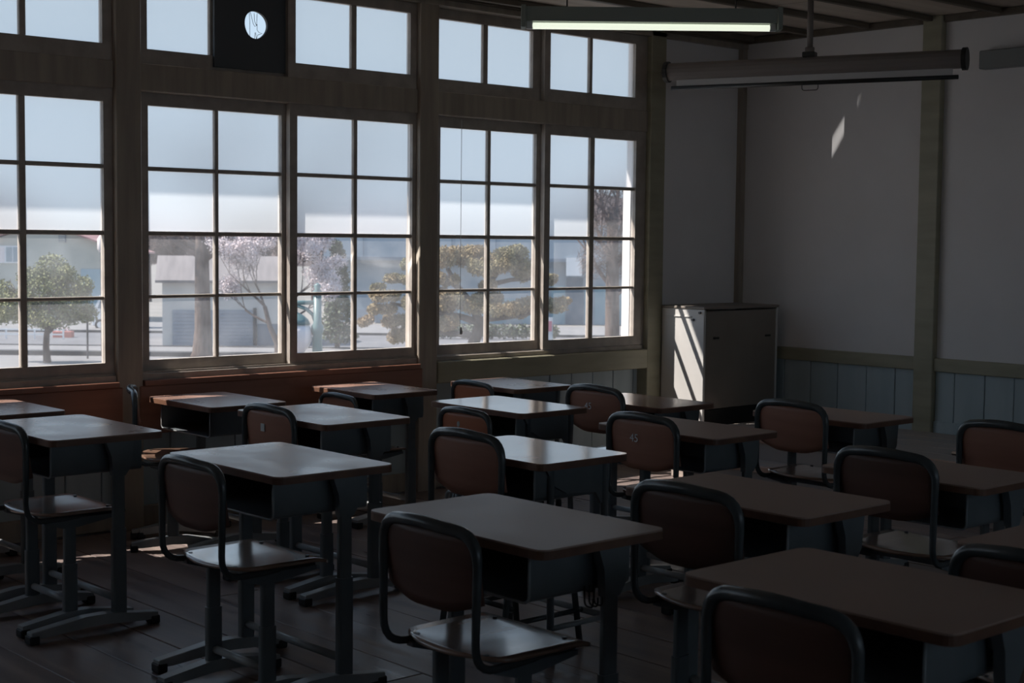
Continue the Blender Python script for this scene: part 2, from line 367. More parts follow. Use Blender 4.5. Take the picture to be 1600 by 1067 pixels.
# unseen corridor, added; parapet and lintel shaped to limit the sky light
bxo('unseen_corridor_floor', X0-.1, XF+.14, Y0-2.0, Y0-.1, -.1, 0, M_FLOOR, wr); bxo('unseen_corridor_ceiling', X0-.1, XF+.14, Y0-2.0, Y0-.1, 2.5, 2.7, M_PLASD, wr)
bxo('unseen_corridor_parapet', X0-.1, XF+.14, Y0-2.1, Y0-2.0, -.1, .75, M_PLASD, wr); bxo('unseen_corridor_lintel', X0-.1, XF+.14, Y0-2.1, Y0-2.0, 2.45, 2.7, M_PLASD, wr)
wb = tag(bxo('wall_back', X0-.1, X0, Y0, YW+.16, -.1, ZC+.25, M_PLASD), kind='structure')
# ceiling: boards between battens that run to the front wall
ce = tag(bxo('ceiling', X0-.1, XF+.14, Y0-.1, YW+.16, ZC+.03, ZC+.25, M_UNDER), kind='structure')
by = [6.35-.445*k for k in range(19)]
for k in range(len(by)-1):
    x = X0
    while x < XF:
        x1 = min(x+1.82, XF); b = bmesh.new(); box(b, x+.003, x1-.003, by[k+1]+.003, by[k]-.003, ZC, ZC+.012)
        p = obj('ceiling_board', b, M_CEIL, ce); p.location = (0, 0, random.random()*.006); x = x1
for yy in by:
    bxo('ceiling_batten', X0, XF-.04, yy-.02, yy+.02, ZC-.032, ZC, M_BATT, ce, bevel=.003)
b_ = bxo('ceiling_board', X0, XF, by[0], YW+.0, ZC, ZC+.012, M_CEIL, ce)
# roof with eaves outside
ea = tag(bxo('ceiling', X0-1, XF+1.2, YW+.16, YW+.635, 2.78, 2.93, M_POST), kind='structure')

# teacher platform, two levels
pf = thing('teacher_platform', 'low two-level wooden platform along the foot of the front wall', 'platform', (6.63, 0, 0))
def brd(nm, x0, x1, y0, y1, z0, z1, M): 
    return bxo(nm, x0-6.63, x1-6.63, y0, y1, z0, z1, M, pf, bevel=.003)
YE = 5.93
for j, (xa, xb_) in enumerate(((6.66, 6.845),)):
    for (a, b) in ((-1.55, 1.2), (1.2, 3.4), (3.4, YE)): brd('step_board', xa, xb_, a+.002, b-.002, .115, .137, M_PLAT)
for (a, b) in ((-1.55, 2.0), (2.0, YE)):
    brd('step_nosing', 6.62, 6.658, a, b, .10, .137, M_NOSE); brd('step_riser', 6.635, 6.655, a, b, 0, .10, M_PLAT)
    brd('platform_nosing', 6.83, 6.868, a, b, .235, .271, M_NOSE); brd('platform_riser', 6.85, 6.87, a, b, .115, .234, M_PLAT)
xx = 6.87
for wd in (.19, .2, .19, .2, .19):
    for (a, b) in ((-1.55, 1.6), (1.6, 3.9), (3.9, YE)):
        x1 = min(xx+wd, XF-.022); brd('platform_board', xx+.002, x1-.002, a+.002, b-.002, .245, .27, M_PLAT)
    xx += wd
brd('platform_end_board', 6.66, 7.84, YE-.02, YE-.0, 0, .11, M_PLAT); brd('platform_end_board', 6.87, 7.84, YE-.02, YE, .11, .243, M_PLAT)

# ============================================================ DESKS AND CHAIRS
def foot_mesh(length, half_w=.021, hcol=.052, htoe=.024):
    L = length/2; bm = bmesh.new()
    prof = [(-L, .018), (-L, .018+htoe), (-.04, hcol+.015), (.04, hcol+.015), (L, .018+htoe), (L, .018), (L-.05, .018), (.03, hcol-.022), (-.03, hcol-.022), (-L+.05, .018)]
    prism(bm, prof, -half_w, half_w, 'y'); return bm
def pads(parent, L, y, hw=.024):
    for s in (-1, 1):
        bm = bmesh.new(); box(bm, s*(L/2)-.03 if s > 0 else -L/2-.006, s*(L/2)+.006 if s > 0 else -L/2+.03, -hw, hw, 0, .03)
        p = obj('foot_pad', bm, M_RUB, parent, bevel=.004)
def make_desk(loc, z, W, D, label, yaw=0, typ='A', topmat=M_TOP, hooks=False):
    t = thing('school_desk', label, 'desk', (loc[0], loc[1], 0), yaw, 'school desks in rows')
    bm = bmesh.new(); prism(bm, rrect(D, W, .03), z-.004, z); top = obj('desktop', bm, topmat, t)
    bm = bmesh.new(); prism(bm, rrect(D+.002, W+.002, .031), z-.024, z-.0042); obj('edging', bm, M_EDGE, t)
    # book tray, open towards the sitter
    tw = W*.38; td0 = -D/2+.035; td1 = D/2-.05; zt = z-.024; h = .118
    bm = bmesh.new()
    sec = arcpts([(0, -tw, zt), (0, -tw, zt-h), (0, tw, zt-h), (0, tw, zt)], .03 if typ == 'B' else .018, 4)
    a = [bm.verts.new((td0, p.y, p.z)) for p in sec]; b = [bm.verts.new((td1, p.y, p.z)) for p in sec]
    ai = [bm.verts.new((td0, p.y*.99, zt+(p.z-zt)*.98)) for p in sec]; bi = [bm.verts.new((td1-.002, p.y*.99, zt+(p.z-zt)*.98)) for p in sec]
    for k in range(len(sec)-1):
        bm.faces.new((a[k], a[k+1], b[k+1], b[k])); bm.faces.new((ai[k], bi[k], bi[k+1], ai[k+1])); bm.faces.new((a[k], ai[k], ai[k+1], a[k+1]))
    bm.faces.new(b); bm.faces.new(bi[::-1]); tr = obj('book_tray', bm, M_STEEL, t)
    bm = bmesh.new(); tube(bm, arcpts([(td0, -tw, zt-.01), (td0, -tw, zt-h), (td0, tw, zt-h), (td0, tw, zt-.01)], .02, 4), .0035, 6); obj('tray_rim', bm, M_FOOT, tr, smooth=True)
    if typ == 'A':
        lx = .055; ly = W/2-.045
        for s in (-1, 1):
            bm = bmesh.new(); prism(bm, rrect(.054, .028, .008, 2, lx, s*ly), .055, .36)
            lg = obj('leg', bm, M_STEEL, t)
            bm = bmesh.new(); prism(bm, rrect(.046, .021, .006, 2, lx, s*ly), .36, z-.06); obj('inner_leg', bm, M_STEEL, lg)
            # bracket plate under the top
            bm = bmesh.new(); prism(bm, [(lx-.024, z-.15), (lx+.024, z-.15), (lx+.045, z-.12), (lx+.055, z-.026), (lx-.05, z-.026), (lx-.03, z-.08)], s*ly-.013, s*ly+.013, 'y'); obj('bracket', bm, M_STEEL, lg)
            L = .48; f = obj('foot', foot_mesh(L), M_FOOT if typ == 'A' else M_STEEL, t, bevel=.003); f.location = (lx-.095, s*ly, 0); pads(f, L, 0)
            bm = bmesh.new(); box(bm, lx-.02, lx+.03, min(s*tw, s*(ly-.012)), max(s*tw, s*(ly-.012)), zt-.06, zt-.03); obj('tray_bracket', bm, M_STEEL, lg)
        bm = bmesh.new(); tube(bm, [(lx, -ly, .105), (lx, ly, .105)], .0125, 10); obj('crossbar', bm, M_FOOT, t, smooth=True)
    else:
        ly = W/2-.05
        for s in (-1, 1):
            for xx_, nm in ((-.10, 0), (D/2-.06, 1)):
                bm = bmesh.new(); tube(bm, [(xx_, s*(ly-.02), z-.028), (xx_-.01 if nm == 0 else xx_+.01, s*ly, .02)], .0125, 10)
                lg = obj('leg', bm, M_STEEL, t, smooth=True)
                bm = bmesh.new(); tube(bm, [(xx_-.01 if nm == 0 else xx_+.01, s*ly, .0), (xx_-.01 if nm == 0 else xx_+.01, s*ly, .035)], .016, 10); obj('foot_pad', bm, M_RUB, lg, smooth=True)
            # curved sheet metal gusset
            bm = bmesh.new(); prism(bm, [(-.13, z-.026), (D/2-.035, z-.026), (D/2-.04, z-.16), (D/2-.075, z-.17), (D/2-.10, z-.13), (-.03, z-.12), (-.09, z-.09)], s*(ly-.018)-.006, s*(ly-.018)+.006, 'y'); obj('gusset', bm, M_STEEL, t)
            bm = bmesh.new(); tube(bm, [(-.108, s*ly, .12), (D/2-.052, s*ly, .12)], .010, 8); obj('side_bar', bm, M_FOOT, t, smooth=True)
        bm = bmesh.new(); tube(bm, [(D/2-.052, -ly, .12), (D/2-.052, ly, .12)], .011, 10); obj('crossbar', bm, M_FOOT, t, smooth=True)
    if hooks:
        bm = bmesh.new()
        for k in range(3):
            x_ = .0+.016*k
            tube(bm, arcpts([(x_, -tw-.006, zt-.10), (x_, -tw-.006, zt-.148), (x_, -tw-.035, zt-.148), (x_, -tw-.035, zt-.125)], .014, 4), .0025, 6)
        obj('bag_hook', bm, M_BLK, t, smooth=True)
    return t

def seat_mesh(w=.385, d=.335, z=.42):
    bm = bmesh.new(); NX, NY = 14, 12; top = []
    for i in range(NX+1):
        u = i/NX; row = []
        for j in range(NY+1):
            v = j/NY*2-1
            # superellipse-ish outline: rounded rear corners, straighter front
            xr = -d/2-.03+d*u
            hw = w/2*(1-.45*max(0, (.22-u)/.22)**2.6)*(1-.03*(1-u))
            if u > .93: hw *= 1-.10*((u-.93)/.07)**2
            zz = z + .004*(abs(v)**2.2) - .003*math.sin(math.pi*u)*(1-abs(v)) - .014*max(0, (u-.82)/.18)**2 + .003*max(0, (.25-u)/.25)**2
            row.append(bm.verts.new((xr-.012*(1-v*v)*(1-u)+.012*(1-v*v)*u, v*hw, zz)))
        top.append(row)
    fs = [bm.faces.new((top[i][j], top[i+1][j], top[i+1][j+1], top[i][j+1])) for i in range(NX) for j in range(NY)]
    r = bmesh.ops.extrude_face_region(bm, geom=fs)
    for v in [g for g in r['geom'] if isinstance(g, bmesh.types.BMVert)]: v.co.z -= .010
    return bm
def back_mesh(zb=.525, zt=.722, w=.350):
    bm = bmesh.new(); NY, NZ = 14, 8; g = []
    for i in range(NY+1):
        v = i/NY*2-1; row = []
        for j in range(NZ+1):
            s = j/NZ
            zlo = zb+.032*max(0, (abs(v)-.35)/.65)**1.3; zhi = zt-.022*max(0, (abs(v)-.75)/.25)**2
            z = zlo+(zhi-zlo)*s
            xx_ = -.226-.05*(z-.5)/1.0 - .016*(1-v*v) + .010*(1-s)**2
            row.append(bm.verts.new((xx_, v*w/2, z)))
        g.append(row)
    fs = [bm.faces.new((g[i][j], g[i+1][j], g[i+1][j+1], g[i][j+1])) for i in range(NY) for j in range(NZ)]
    r = bmesh.ops.extrude_face_region(bm, geom=fs)
    for v in [q_ for q_ in r['geom'] if isinstance(q_, bmesh.types.BMVert)]: v.co.x += .009
    return bm
def frame_path(hw=.178, zt=.72):
    base = [(.10, hw-.03, .400), (-.238, hw-.005, .400), (-.232, hw, .50), (-.236, hw, zt-.0), (-.245, 0, zt+.018)]
    right = arcpts([base[0], base[1], base[3], (-.250, 0, zt+.012)], .07, 6)[:-1]
    # widen bend: sharp-ish at seat, large at the top
    out = list(right)
    mir = [Vector((p.x, -p.y, p.z)) for p in reversed(right)]
    top = []
    for k in range(1, 6):
        v = 1-2*k/6; top.append(Vector((-.248-.012*(1-v*v), v*(hw-.07), zt+.004+.010*(1-v*v))))
    return out+top+mir
_cache = {}
def make_chair(loc, label, yaw=0, s=1.0, typ='A'):
    t = thing('school_chair', label, 'chair', (loc[0], loc[1], 0), yaw, 'school chairs behind the desks')
    t.scale = (s, s, s)
    if typ not in _cache:
        P = []
        def add(nm, bm, M, smooth=False, loc_=(0,0,0), kids=()):
            o = obj(nm, bm, M, None, smooth=smooth); me = o.data; bpy.data.objects.remove(o); P.append((nm, me, loc_, kids))
        add('seat', seat_mesh(), M_SEAT, True); add('backrest', back_mesh(), M_BACK, True)
        bm = bmesh.new(); pts = frame_path(); rad = [.0100+.0055*max(0, min(1, (p.z-.62)/.10)) for p in pts]
        tube(bm, pts, rad, 12); add('back_frame', bm, M_TUBE, True)
        for yy in (-.13, .13):
            for xx_ in (-.165, .09):
                bm = bmesh.new(); tube(bm, [(xx_, yy, .415), (xx_, yy, .4245)], .0065, 8); add('seat_bolt', bm, M_BOLT)
        if typ == 'A':
            for sg in (-1, 1):
                y_ = sg*.155
                bm = bmesh.new(); prism(bm, rrect(.052, .028, .008, 2, -.07, y_), .05, .235); prism(bm, rrect(.044, .021, .006, 2, -.07, y_), .2351, .395); add('leg', bm, M_STEEL)
                add('foot', foot_mesh(.42), M_FOOT, False, (-.045, y_, 0), ('pads',))
                bm = bmesh.new(); prism(bm, [(-.17, .398), (.10, .398), (.10, .386), (-.04, .365), (-.10, .365), (-.17, .386)], y_-.012, y_+.012, 'y'); add('seat_bracket', bm, M_STEEL)
            bm = bmesh.new(); tube(bm, [(-.07, -.155, .10), (-.07, .155, .10)], .0125, 10); add('crossbar', bm, M_FOOT, True)
            bm = bmesh.new(); box(bm, -.085, -.055, -.155, .155, .372, .386); add('seat_rail', bm, M_STEEL)
        else:
            for sg in (-1, 1):
                y_ = sg*.15
                for (xa, xb_) in ((-.16, -.21), (.09, .14)):
                    bm = bmesh.new(); tube(bm, [(xa, y_*.95, .40), (xb_, y_*1.05, 0)], .011, 10); add('leg', bm, M_TUBE, True)
                bm = bmesh.new(); tube(bm, [(-.175, y_*1.02, .12), (.15, y_*1.02, .12)], .009, 8); add('stretcher', bm, M_TUBE, True)
            for xa in (-.165,):
                bm = bmesh.new(); tube(bm, [(xa, -.155, .17), (xa, .155, .17)], .009, 8); add('stretcher', bm, M_TUBE, True)
            bm = bmesh.new(); tube(bm, arcpts([(-.20, -.12, .40), (-.215, -.125, .525), (-.215, .125, .525), (-.20, .12, .40)], .03, 4), .006, 8); add('inner_hoop', bm, M_FOOT, True)
        _cache[typ] = P
    back = None
    for nm, me, l_, kids in _cache[typ]:
        o = bpy.data.objects.new(nm, me); C.objects.link(o); o.parent = t; o.location = l_
        if nm == 'backrest': back = o
        if 'pads' in kids: pads(o, .42, 0)
    t['_b'] = 1; del t['_b']
    return t, back

DESKS = [  # key, x, y, z, W, D, type, label
 ('A', 2.49, 2.75, .70, .66, .42, 'A', 'school desk nearest the middle of the picture, hooks under its dull brown top'),
 ('B', 2.57, 1.75, .70, .65, .43, 'A', 'dark school desk nearest the camera at the bottom right corner'),
 ('C', 3.27, 2.61, .70, .64, .40, 'A', 'brown-topped school desk directly in front of the one at the bottom right'),
 ('D', 4.24, 2.66, .665, .60, .40, 'A', 'dark school desk at the right edge with a big chair back cutting across its top'),
 ('E', 3.31, 1.57, .70, .64, .40, 'A', 'school desk cut by the right edge, only its left corner in view'),
 ('F', 2.60, 3.98, .70, .65, .43, 'A', 'school desk with scuffed blue-grey shining top, left of centre in the foreground'),
 ('G', 2.43, 5.11, .70, .65, .43, 'A', 'shiny school desk at the left edge with splayed T feet in full view'),
 ('H', 2.52, 6.02, .68, .56, .42, 'A', 'school desk under the leftmost window, cut by the left edge'),
 ('I', 3.58, 5.99, .65, .57, .40, 'A', 'school desk by the window with sunlit edge and open book tray, chair turned beside it'),
 ('J', 3.45, 4.96, .69, .64, .42, 'A', 'blue-shining school desk behind the scuffed one, chair with square sticker tucked in'),
 ('K', 4.50, 6.02, .645, .55, .40, 'A', 'reddish sunlit school desk under the second window bay'),
 ('M', 5.26, 5.84, .64, .54, .40, 'B', 'small school desk by the wall boards with sunlit left corner, furthest along the window row'),
 ('N', 4.40, 4.90, .67, .62, .40, 'B', 'pale shining school desk with chipped edge and two bright window reflections'),
 ('O', 3.46, 3.76, .68, .60, .41, 'B', 'pale blue shining school desk with curved side plates, in the centre'),
 ('P', 5.14, 4.78, .65, .58, .38, 'A', 'brown glossy school desk in front of the cream cabinet'),
 ('Q', 4.45, 3.90, .665, .62, .39, 'A', 'dark brown school desk with a numbered chair tucked in, right of centre'),
 ('R', 5.34, 3.85, .66, .59, .38, 'A', 'school desk nearest the platform with pale grey top'),
 ('S', 5.42, 2.87, .66, .59, .38, 'A', 'school desk beyond the chair at the right edge, almost hidden'),
]
for kx, x, y, z, W, D, ty, lb in DESKS: make_desk((x, y), z, W, D, lb, typ=ty, hooks=(kx == 'A'), topmat=M_TOPG if kx in 'NOP' else M_TOPB if kx in 'ABCDEQRS' else M_TOP)
CHAIRS = [
 ('A', 2.44, 2.73, 0, 1.0, 'A', 'dark-backed school chair nearest the middle bottom, pale light on its seat'),
 ('B', 2.46, 1.71, 0, 1.0, 'A', 'nearly black chair back at the bottom right under the nearest desk top'),
 ('C', 3.19, 2.58, 0, 1.03, 'A', 'school chair with plain dark back at the desk before the bottom right one'),
 ('D', 4.23, 2.67, 0, 1.02, 'A', 'large dark school chair right of centre by the right edge desk'),
 ('E', 3.20, 1.62, 0, 1.0, 'A', 'black chair back cut by the right edge, low in the picture'),
 ('F', 2.49, 3.92, 0, 1.0, 'A', 'school chair with bright blue-shining wooden seat, left foreground'),
 ('G', 2.42, 5.09, 0, 1.0, 'A', 'school chair at the left edge with shining seat and T feet'),
 ('H', 2.33, 6.00, 0, .95, 'A', 'school chair at the window desk on the left edge, hidden but for its feet'),
 ('I', 3.43, 6.0, -28, .97, 'A', 'school chair turned edge-on by the window with sun stripes on its seat'),
 ('J', 3.44, 4.97, 0, 1.0, 'A', 'school chair with a small square sticker on its brown back'),
 ('K', 4.45, 5.97, 0, .86, 'A', 'small school chair showing only its top rail before the reddish sunlit desk'),
 ('M', 5.21, 5.84, 0, .90, 'A', 'small school chair with sunlit orange back by the window row desk with sunlit corner'),
 ('N', 4.30, 4.82, 0, .92, 'B', 'school chair with red-brown back and small oval tag'),
 ('O', 3.45, 3.78, 0, 1.03, 'B', 'round-legged school chair with dark back at the central pale desk'),
 ('P', 5.04, 4.76, 0, 1.0, 'A', 'school chair with number sticker on its orange-brown back, before the glossy brown desk'),
 ('Q', 4.40, 3.87, 0, 1.0, 'A', 'school chair with worn number on its dark brown back, right of centre'),
 ('R', 5.25, 3.82, 0, 1.0, 'A', 'school chair with smudged brown back nearest the platform'),
 ('S', 5.29, 2.88, 0, 1.0, 'A', 'school chair at the right edge with a bright glint on its frame'),
]
def digits(txt, size, parent, loc):
    cu = bpy.data.curves.new('t', 'FONT'); cu.body = txt; cu.size = size; cu.extrude = .0004; cu.align_x = 'CENTER'; cu.align_y = 'CENTER'
    to = bpy.data.objects.new('t', cu); C.objects.link(to)
    bpy.context.view_layer.update(); dg = bpy.context.evaluated_depsgraph_get()
    me = bpy.data.meshes.new_from_object(to.evaluated_get(dg)); bpy.data.objects.remove(to)
    me.materials.clear(); me.materials.append(M_STICKN)
    o = bpy.data.objects.new('number', me); C.objects.link(o); o.parent = parent; o.location = loc
    o.rotation_euler = (math.radians(90), 0, math.radians(-90)); return o
for kx, x, y, yw, s, ty, lb in CHAIRS:
    t, bk = make_chair((x, y), lb, math.radians(yw), s, ty)
    if kx in ('P', 'Q'): digits('45', .044, bk, (-.2505, .03, .645))
    if kx == 'J': bxo('sticker', -.2515, -.2480, .012, .038, .635, .665, M_STICK, bk)
    if kx == 'N':
        bm = bmesh.new(); prism(bm, [(.03+.009*math.cos(a*.5236), .665+.013*math.sin(a*.5236)) for a in range(12)], -.2520, -.2480, 'x'); obj('oval_tag', bm, M_STICK, bk)
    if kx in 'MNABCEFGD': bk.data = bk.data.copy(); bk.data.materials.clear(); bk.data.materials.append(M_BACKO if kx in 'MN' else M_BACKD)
    if kx == 'S':
        bm = bmesh.new(); tube(bm, [(-.235, .185, .60), (-.235, .205, .60)], .008, 8); obj('frame_bolt', bm, mat('bright_bolt', (.7, .7, .7), .15, metal=1), t)

# ============================================================ CABINET IN THE CORNER
cb = thing('metal_cabinet', 'cream metal cabinet standing in the corner with sun stripes on its side', 'cabinet', (7.05, 6.05, 0))
bxo('side_panel', 0, .02, 0, .35, 0, .975, M_CAB, cb, bevel=.003); bxo('side_panel', .71, .73, 0, .35, 0, .975, M_CAB, cb, bevel=.003)
bxo('back_panel', .02, .71, .33, .35, 0, .975, M_CAB, cb)
bxo('top_panel', -.006, .736, -.006, .354, .975, .992, M_CABF, cb, bevel=.004)
bxo('inner_floor', .02, .71, .03, .33, .33, .345, M_DARK, cb); bxo('base_shade_panel', .02, .71, .10, .115, 0, .33, M_DARK, cb)  # dark panels paint the shade inside the open base
fd = bxo('front_panel', .022, .708, .0, .018, .355, .965, M_CABF, cb, bevel=.003)
for a in (.09, .60):
    bxo('grip', a, a+.05, -.006, .0, .79, .802, M_DARK, fd)
bxo('hinge_strip', -.006, 0, .10, .34, .925, .93, M_CAB, cb)
for yy, zz in ((.085, .91), (.03, .955)):
    bm = bmesh.new(); tube(bm, [(-.014, yy, zz), (0, yy, zz)], .008, 8); obj('latch', bm, M_BOLT, cb)

# ============================================================ CEILING LAMP AND PROJECTION SCREEN
def camray(px, py, depth):
    v = Vector(((px-800)/2338.13*depth, (py-533.5)/2338.13*depth, depth))
    return Vector([sum(R[i][j]*v[j] for j in range(3)) for i in range(3)])+Vector((0, 0, 1.4))
pa, pb = camray(818, 28, 7.3), camray(1217, 32, 7.3); pz = (pa.z+pb.z)/2; c_ = (pa+pb)/2
ang = math.atan2(pb.y-pa.y, pb.x-pa.x); L = (pb-pa).length
lf = thing('fluorescent_lamp', 'long fluorescent lamp with lit greenish-white tube hanging under the ceiling', 'lamp', (c_.x, c_.y, pz-.05), ang)
bm = bmesh.new(); prism(bm, [(-.035, .032), (-.045, .10), (.045, .10), (.035, .032)], -L/2, L/2, 'x'); obj('housing', bm, M_LAMP, lf)
for s in (-1, 1):
    bxo('end_cap', s*L/2-.012, s*L/2+.012, -.05, .05, .0, .108, M_LAMP, lf, bevel=.003)
    bxo('lamp_socket', s*(L/2-.03)-.016, s*(L/2-.03)+.016, -.014, .014, -.004, .034, M_WHITE, lf, bevel=.003)
    bm = bmesh.new(); tube(bm, [(s*L*.33, 0, .10), (s*L*.33, 0, ZC-(pz-.05))], .004, 6); obj('suspension_rod', bm, M_BLK, lf)
bm = bmesh.new(); tube(bm, [(-L/2+.045, 0, .012), (L/2-.045, 0, .012)], .0155, 14); obj('tube', bm, M_TUBEL, lf, smooth=True)

sa, sb = camray(1043, 113, 7.35), camray(1508, 92, 8.95)
sa = Vector((6.02, 5.84, 0)); sb = Vector((6.62, 4.14, 0))
def at_z(px, py, z):
    d_ = camray(px, py, 1.0)-Vector((0, 0, 1.4)); t_ = (z-1.4)/d_.z; return Vector((0, 0, 1.4))+d_*t_
zS = 2.36
sa, sb = at_z(1043, 113, zS), at_z(1508, 92, zS)
ang = math.atan2(sb.y-sa.y, sb.x-sa.x); L = (sb-sa).length; c_ = (sa+sb)/2
ps = thing('projection_screen', 'rolled-up projection screen hanging from a ceiling pole, black bar beneath', 'screen', (c_.x, c_.y, zS), ang)
bm = bmesh.new(); prism(bm, [(.05*math.cos(math.radians(a)), .05*math.sin(math.radians(a))) for a in range(0, 360, 24)], -L/2, L/2, 'x'); obj('case', bm, M_SCRC, ps, smooth=False)
bxo('screen_fabric', -L/2+.06, L/2-.06, -.012, -.009, -.088, -.045, M_SCRF, ps)
bm = bmesh.new(); tube(bm, [(-L/2+.03, -.01, -.093), (L/2-.03, -.01, -.093)], .012, 10); obj('bottom_bar', bm, M_BLK, ps, smooth=True)
for s in (-1, 1):
    bm = bmesh.new(); prism(bm, [(.06*math.cos(math.radians(a)), .06*math.sin(math.radians(a))) for a in range(0, 360, 24)], s*L/2-.012, s*L/2+.012, 'x'); obj('end_cap', bm, M_BLK, ps)
bm = bmesh.new(); tube(bm, arcpts([(-.03, -.03, -.095), (-.03, -.03, -.135), (.06, -.03, -.135), (.06, -.03, -.095)], .015, 4), .0025, 6); obj('pull_handle', bm, M_BLK, ps)
bm = bmesh.new(); tube(bm, [(0, 0, .09), (0, 0, ZC-zS-.0)], .017, 12); tube(bm, [(0, 0, .05), (0, 0, .10)], .026, 12); pl = obj('hanging_pole', bm, M_SCRC, ps, smooth=True)
bxo('clamp', -.035, .035, -.03, .03, .045, .075, M_BLK, ps, bevel=.004)

# grey box on the front wall
sg = thing('wall_box', 'long flat grey box fixed high on the front wall, cut by the right edge', 'box', (XF-.04, 4.2, 2.4))
bxo('housing', -.03, .04, -.47, .47, 0, .105, M_SIGN, sg, bevel=.006); bxo('lower_lip', -.034, -.03, -.46, .46, .004, .018, M_SIGN, sg)
# window cord with pull
bm = bmesh.new(); tube(bm, [(5.405, 6.43, 2.06), (5.405, 6.43, .86)], .0016, 5)
cd = obj('cord', bm, M_WHITE, None); tag(cd, 'thin white pull cord hanging before the third bay window', 'cord')
bm = bmesh.new(); tube(bm, [(5.412, 6.43, .90), (5.412, 6.43, .875), (5.412, 6.43, .86)], [.004, .010, .006], 10); obj('cord_pull', bm, M_WHITE, cd, smooth=True)
# old dowel mark and paper scrap on the post
n += 1

# ============================================================ OUTSIDE
ZG = -3.6
U = Vector((0.7431, -0.6692, 0)); V = Vector((0.6692, 0.7431, 0))
def out_root(name, px, depth, label, cat, z=ZG, group=None):
    """a thing standing outside, seen in direction px, at a distance; local x = to the right, local y = away"""
    p = U*((px-800)/2338.13*depth)+V*depth
    t = thing(name, label, cat, (p.x, p.y, z), math.atan2(U.y, U.x), group); return t
def S(px, depth): return px/2338.13*depth          # pixels to metres at a distance
def zy(y, depth): return 1.4-(y-368)/2338.13*depth-ZG  # image row to height above the yard

M_ASPH = mat('pale_asphalt', (.13, .13, .14), .9, col2=(.16, .16, .17), scale=.6)
M_PAVE = mat('pale_pavement', (.19, .185, .19), .9, col2=(.22, .215, .215), scale=.8)
M_KERB = mat('dark_kerb', (.06, .06, .065), .9)
M_SOIL = mat('yard_soil', (.20, .19, .175), .95, col2=(.25, .23, .21), scale=.5)
M_HWALL = mat('house_wall', (.45, .45, .40), .8, col2=(.48, .48, .43), scale=1)
M_HROOF = mat('pink_roof', (.36, .20, .19), .7)
M_SWALL = mat('shed_wall', (.62, .60, .57), .85)
M_SROOF = mat('shed_roof', (.17, .15, .148), .7, col2=(.22, .195, .19), scale=1, stretch=(4, .3, 1))
M_SHUT = mat('garage_shutter', (.28, .32, .38), .6)
M_BBLU = mat('blue_grey_building', (.30, .36, .42), .7)
M_BBLD = mat('dark_blue_grey_band', (.16, .20, .25), .7)
M_TEALW = mat('teal_panel', (.26, .38, .44), .6)
M_WIN = mat('far_window_glass', (.30, .36, .40), .15)
M_BARK = mat('grey_bark', (.075, .052, .045), .95, col2=(.13, .095, .082), scale=3, stretch=(3, 3, .6), bump=1)
M_TWIG = mat('bare_twig', (.13, .09, .08), .95)
M_OLIVE = mat('olive_leaf', (.13, .15, .055), .7, col2=(.22, .22, .09), scale=.9)
M_PINE = mat('pine_needle', (.17, .16, .07), .7, col2=(.36, .25, .14), scale=.7)
M_DKGR = mat('dark_evergreen', (.05, .075, .04), .7, col2=(.09, .11, .06), scale=.8)
M_BLOS = mat('cherry_blossom', (.66, .58, .59), .8, col2=(.72, .64, .66), scale=2)
M_TEAL = mat('teal_lamp_paint', (.10, .17, .175), .4)
M_GLOBE = mat('milk_glass_globe', (.75, .68, .68), .3)
M_VANW = mat('van_white', (.75, .76, .78), .25)
M_HILL = mat('wooded_hill', (.07, .052, .05), 1, col2=(.13, .10, .095), scale=.12, detail=8)
M_REDB = mat('red_planter', (.45, .16, .13), .7)

yg = tag(bxo('ground', -150, 400, 7.4, 500, ZG-.5, ZG, M_SOIL), kind='structure')
def strip(name, v0, v1, z0, z1, M):
    bm = bmesh.new(); box(bm, -90, 90, v0, v1, z0, z1); o = obj(name, bm, M); o.rotation_euler = (0, 0, math.atan2(U.y, U.x)); o.location = (0, 0, ZG); tag(o, kind='structure'); return o
strip('road', 66, 76, -.02, .02, M_ASPH); strip('sidewalk', 62, 65.8, -.02, .10, M_PAVE); strip('kerb', 65.8, 66.05, -.02, .14, M_KERB); strip('kerb', 61.4, 62, -.02, .2, M_KERB)
strip('sidewalk', 76.2, 84, -.02, .12, M_PAVE); strip('kerb', 76, 76.2, -.02, .14, M_KERB)
strip('forecourt', 20, 61.4, -.02, .01, M_PAVE)
# hill
bm = bmesh.new(); rows = []
for i in range(60):
    u = -190+i*6.5; h = 9+6*math.sin(i*.21+1)+2*math.sin(i*.9)+random.random()*1.0
    rows.append([bm.verts.new((u, 250+a*22, -.5+h*math.sin(min(1, a/3)*math.pi/2)+random.random()*1.2*a/3)) for a in range(5)])
for i in range(59):
    for a in range(4): bm.faces.new((rows[i][a], rows[i+1][a], rows[i+1][a+1], rows[i][a+1]))
hl = obj('hill', bm, M_HILL, None, smooth=True); hl.rotation_euler = (0, 0, math.atan2(U.y, U.x)); hl.location = (0, 0, ZG); tag(hl, kind='structure')

